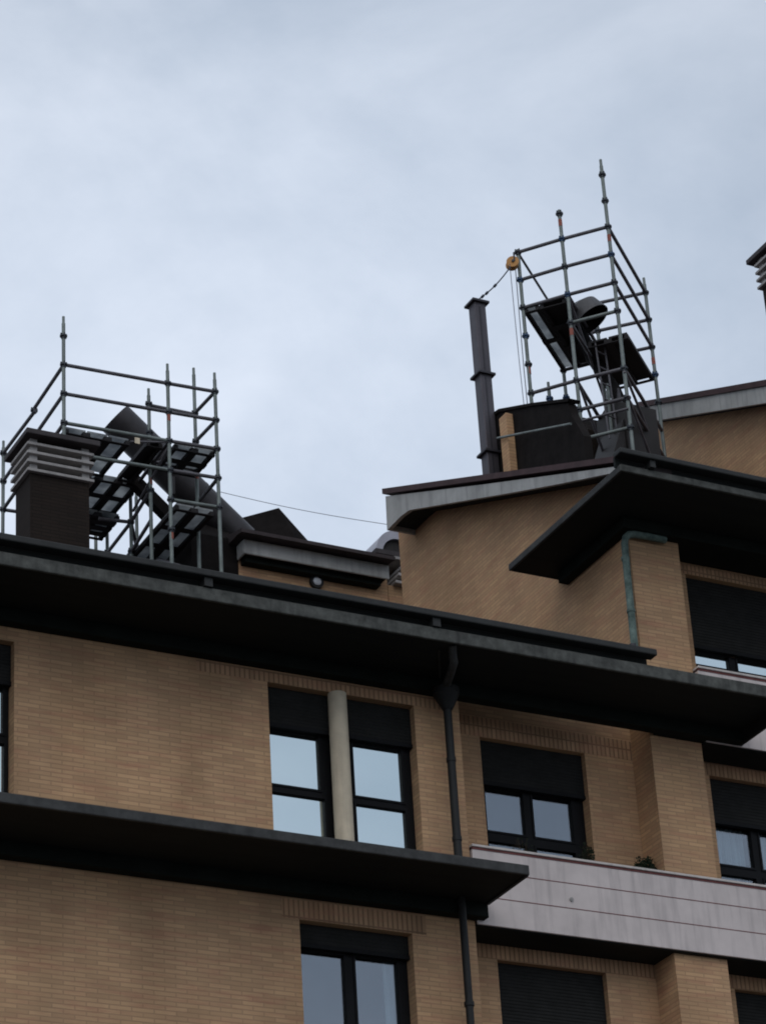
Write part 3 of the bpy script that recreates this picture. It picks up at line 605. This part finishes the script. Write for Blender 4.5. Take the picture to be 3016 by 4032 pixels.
for z in (q[0], q[2]): ledger(sr, e3(A, z), e3(F, z), r=.02)
ledger(sr, e3(E_, q[1]), e3(F, q[1])); ledger(sr, e3(E_, q[2]), e3(F, q[2]))
for z in (q[2], q[3], q[5]): ledger(sr, e3(Bq, z), (Bq[0] + 1.45, Bq[1] + 1.36, z))
ledger(sr, (Bq[0], Bq[1], q[2]), (Bq[0] + 1.2, Bq[1] + 1.1, q[4]), r=.02)
ledger(sr, (19.04, 31.38, 22.62), (19.05, 29.45, 21.80), 'steel', r=.018); ledger(sr, (20.54, 31.46, 23.27), (21.0, 30.9, 23.27), r=.02)
uu, vv = (.653, -.757), (.740, .672)
deck(sr, A, uu, vv, .25, 1.9, q[2] - .02, 1, 2)
deck(sr, (A[0] + uu[0] * .26, A[1] + uu[1] * .26), uu, vv, .42, 1.9, q[2] - .025, 1, 3, light=False)
o3 = (A[0] + uu[0] * .78 + vv[0] * .62, A[1] + uu[1] * .78 + vv[1] * .62)
deck(sr, o3, uu, vv, .64, 1.38, q[3] - .02, 2, 1, light=False)
# ladder
l0, l1 = Vector((21.15, 31.8, 24.95)), Vector((21.22, 31.8, 23.3)); l2, l3 = l0 + Vector((.2, .06, 0)), l1 + Vector((.2, .06, 0))
b = MB(); b.tube(l0, l1, .014, 8); b.tube(l2, l3, .014, 8)
ld = b.build('ladder', 'steel_dark', sr)
for i in range(6):
    t = (i + .5) / 6; MB().tube(l0.lerp(l1, t), l2.lerp(l3, t), .011, 8).build('rung', 'steel_dark', ld)

# ------------------------------------------------------------------ flue drum inside the right scaffold
cm = Vector((21.17, 31.87, 25.40)); cd_ = Vector((0.42, -0.30, -0.86)).normalized()      # mouth centre, way it faces
dr = empty('flue_cowl', (21.62, 32.02, 24.0), 'dark flue cowl with paler outer shell between the decks of the right scaffold', 'flue cowl')
b = MB(); sg = 36
ro, ri, rt = b.ring(cm, cd_, .31, sg), b.ring(cm, cd_, .295, sg), b.ring(cm - cd_ * .24, cd_, .27, sg)
din = b.ring(cm - cd_ * .2, cd_, .26, sg)
qd = lambda n0: [(i, (i + 1) % sg, (i + 1) % sg + sg, i + sg) for i in range(sg)]
b.add(rt + ro, qd(0), True); b.build('cowl_body', 'flue_light', dr)  # outer shell coloured paler than the mouth
b = MB(); b.add(ro + ri, qd(0)); b.add(ri + din, qd(0), True); b.add(din, [tuple(range(sg))]); b.build('cowl_mouth', 'drum', dr)
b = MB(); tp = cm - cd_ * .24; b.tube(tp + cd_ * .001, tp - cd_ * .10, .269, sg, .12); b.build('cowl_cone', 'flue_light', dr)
b = MB(); b.path([tuple(tp - cd_ * .06), (21.06, 32.05, 25.72), (21.14, 32.22, 25.5), (21.36, 32.25, 25.0), (21.6, 32.1, 24.4), (21.68, 32.02, 23.95)], .10, 16); b.build('flue_pipe', 'drum', dr)
# loose braces and roof clutter at the foot of the tower
for a_, c_ in (((20.98, 30.86, 23.47), (22.2, 31.95, 22.6)), ((20.54, 31.46, 23.0), (21.1, 31.95, 22.3)), ((20.6, 31.5, 23.9), (21.6, 32.4, 23.0)), ((21.0, 30.9, 23.9), (22.45, 32.25, 23.2))):
    ledger(sr, a_, c_, r=.022)
b = MB(); b.prism_x([(32.7, 22.4), (32.7, 24.0), (33.0, 24.4), (33.3, 24.2), (33.3, 22.4)], 21.45, 21.95); b.build('roof_lantern', 'dark_brick', B)

# ------------------------------------------------------------------ hoist pulley, ropes, cables
pu = empty('pulley', (19.95, 32.05, 26.2), 'orange pulley wheel hanging from the left corner of the right scaffold', 'pulley')
b = MB(); b.tube((19.96, 32.01, 26.24), (19.99, 32.09, 26.24), .085, 24); b.tube((19.95, 31.995, 26.24), (19.96, 32.01, 26.24), .095, 24); b.tube((19.99, 32.09, 26.24), (20.0, 32.105, 26.24), .095, 24); b.build('wheel', 'wood', pu)
b = MB(); b.path([(19.975, 31.98, 26.24), (19.98, 31.99, 26.40), (20.03, 32.04, 26.44), (20.08, 32.05, 26.43)], .014, 8); b.tube((19.94, 31.97, 26.24), (20.01, 32.125, 26.24), .02, 10); b.build('bracket', 'coupler', pu)
def cable(name, pts, r, m, label, cat):
    o = MB().path(pts, r, 6).build(name, m, loc=pts[-1]); return tag(o, label, cat)
cable('rope', [(19.91, 32.02, 26.2), (19.90, 32.0, 25.3), (19.875, 31.95, 24.4), (19.86, 31.9, 23.3)], .0055, 'rope', 'thin hoist rope, the one hanging left, nearer the square flue', 'rope')
cable('rope', [(20.04, 32.08, 26.2), (20.02, 32.06, 25.3), (20.0, 32.04, 24.4), (19.98, 32.0, 23.3)], .0065, 'rope_dark', 'thin hoist rope, the darker one hanging beside the scaffold pole', 'rope')
gy = [Vector((19.10, 31.68, 25.16)).lerp(Vector((19.93, 32.03, 26.16)), i / 8) - Vector((0, 0, .05 * math.sin(math.pi * i / 8))) for i in range(9)]
b = MB(); b.path(gy, .010, 6)
for k in (1, 2, 4): b.tube(gy[k] - Vector((.02, .01, .025)), gy[k] + Vector((.02, .01, .025)), .022, 8)
tag(b.build('guy_rope', 'rope_dark', loc=tuple(gy[0])), 'short knotted dark rope from the square flue up to the orange pulley', 'rope')
ca = [Vector((16.3, 34.95, 23.06)).lerp(Vector((18.45, 33.7, 22.28)), i / 12) - Vector((0, 0, .04 * math.sin(math.pi * i / 12))) for i in range(13)]
cable('cable', [tuple(p) for p in ca], .0045, 'rope', 'thin sagging cable from the left scaffold to the gable corner', 'cable')

# ------------------------------------------------------------------ balcony plants
def plant(x, y, z, w_, h, n, label, spiky=False):
    root = empty('balcony_plant', (x, y, z), label, 'plant', 'plants on the balcony')
    MB().tube((x, y, z - .16), (x, y, z), .07, 14, .09).build('pot', 'pot', root)
    s = MB(); b = MB()
    for i in range(12):
        a = random.uniform(0, 6.28); rr = random.uniform(.2, 1) * w_
        s.tube((x, y, z), (x + math.cos(a) * rr * .8, y + math.sin(a) * rr * .3, z + h * random.uniform(.5, 1)), .006, 5, .002)
    s.build('stem', 'twig', root)
    for i in range(n):
        a = random.uniform(0, 6.28); rr = w_ * random.random() ** .5; t = random.random()
        p = Vector((x + math.cos(a) * rr * (1 - .5 * t), y + math.sin(a) * rr * .4, z + h * t * random.uniform(.6, 1)))
        d1 = Vector((random.uniform(-1, 1), random.uniform(-1, 1), random.uniform(-.6, 1))).normalized() * random.uniform(.02, .05)
        d2 = d1.cross(Vector((random.uniform(-1, 1), random.uniform(-1, 1), random.uniform(-1, 1)))).normalized() * random.uniform(.008, .018)
        b.add([p, p + d1 * .5 + d2, p + d1, p + d1 * .5 - d2], [(0, 1, 2, 3)])
    b.build('foliage', 'leaf', root)
plant(18.70, 28.24, 14.64, .21, .31, 1100, 'dense dark shrub on the balcony beside the brick pillar')
plant(17.92, 28.30, 14.62, .14, .46, 330, 'loose dark plant at the right side of the window over the balcony')
plant(17.05, 28.32, 14.58, .24, .48, 70, 'sparse twiggy plant in front of the left windowpane over the balcony')
for o in bpy.data.objects:
    if '_b' in o: del o['_b']
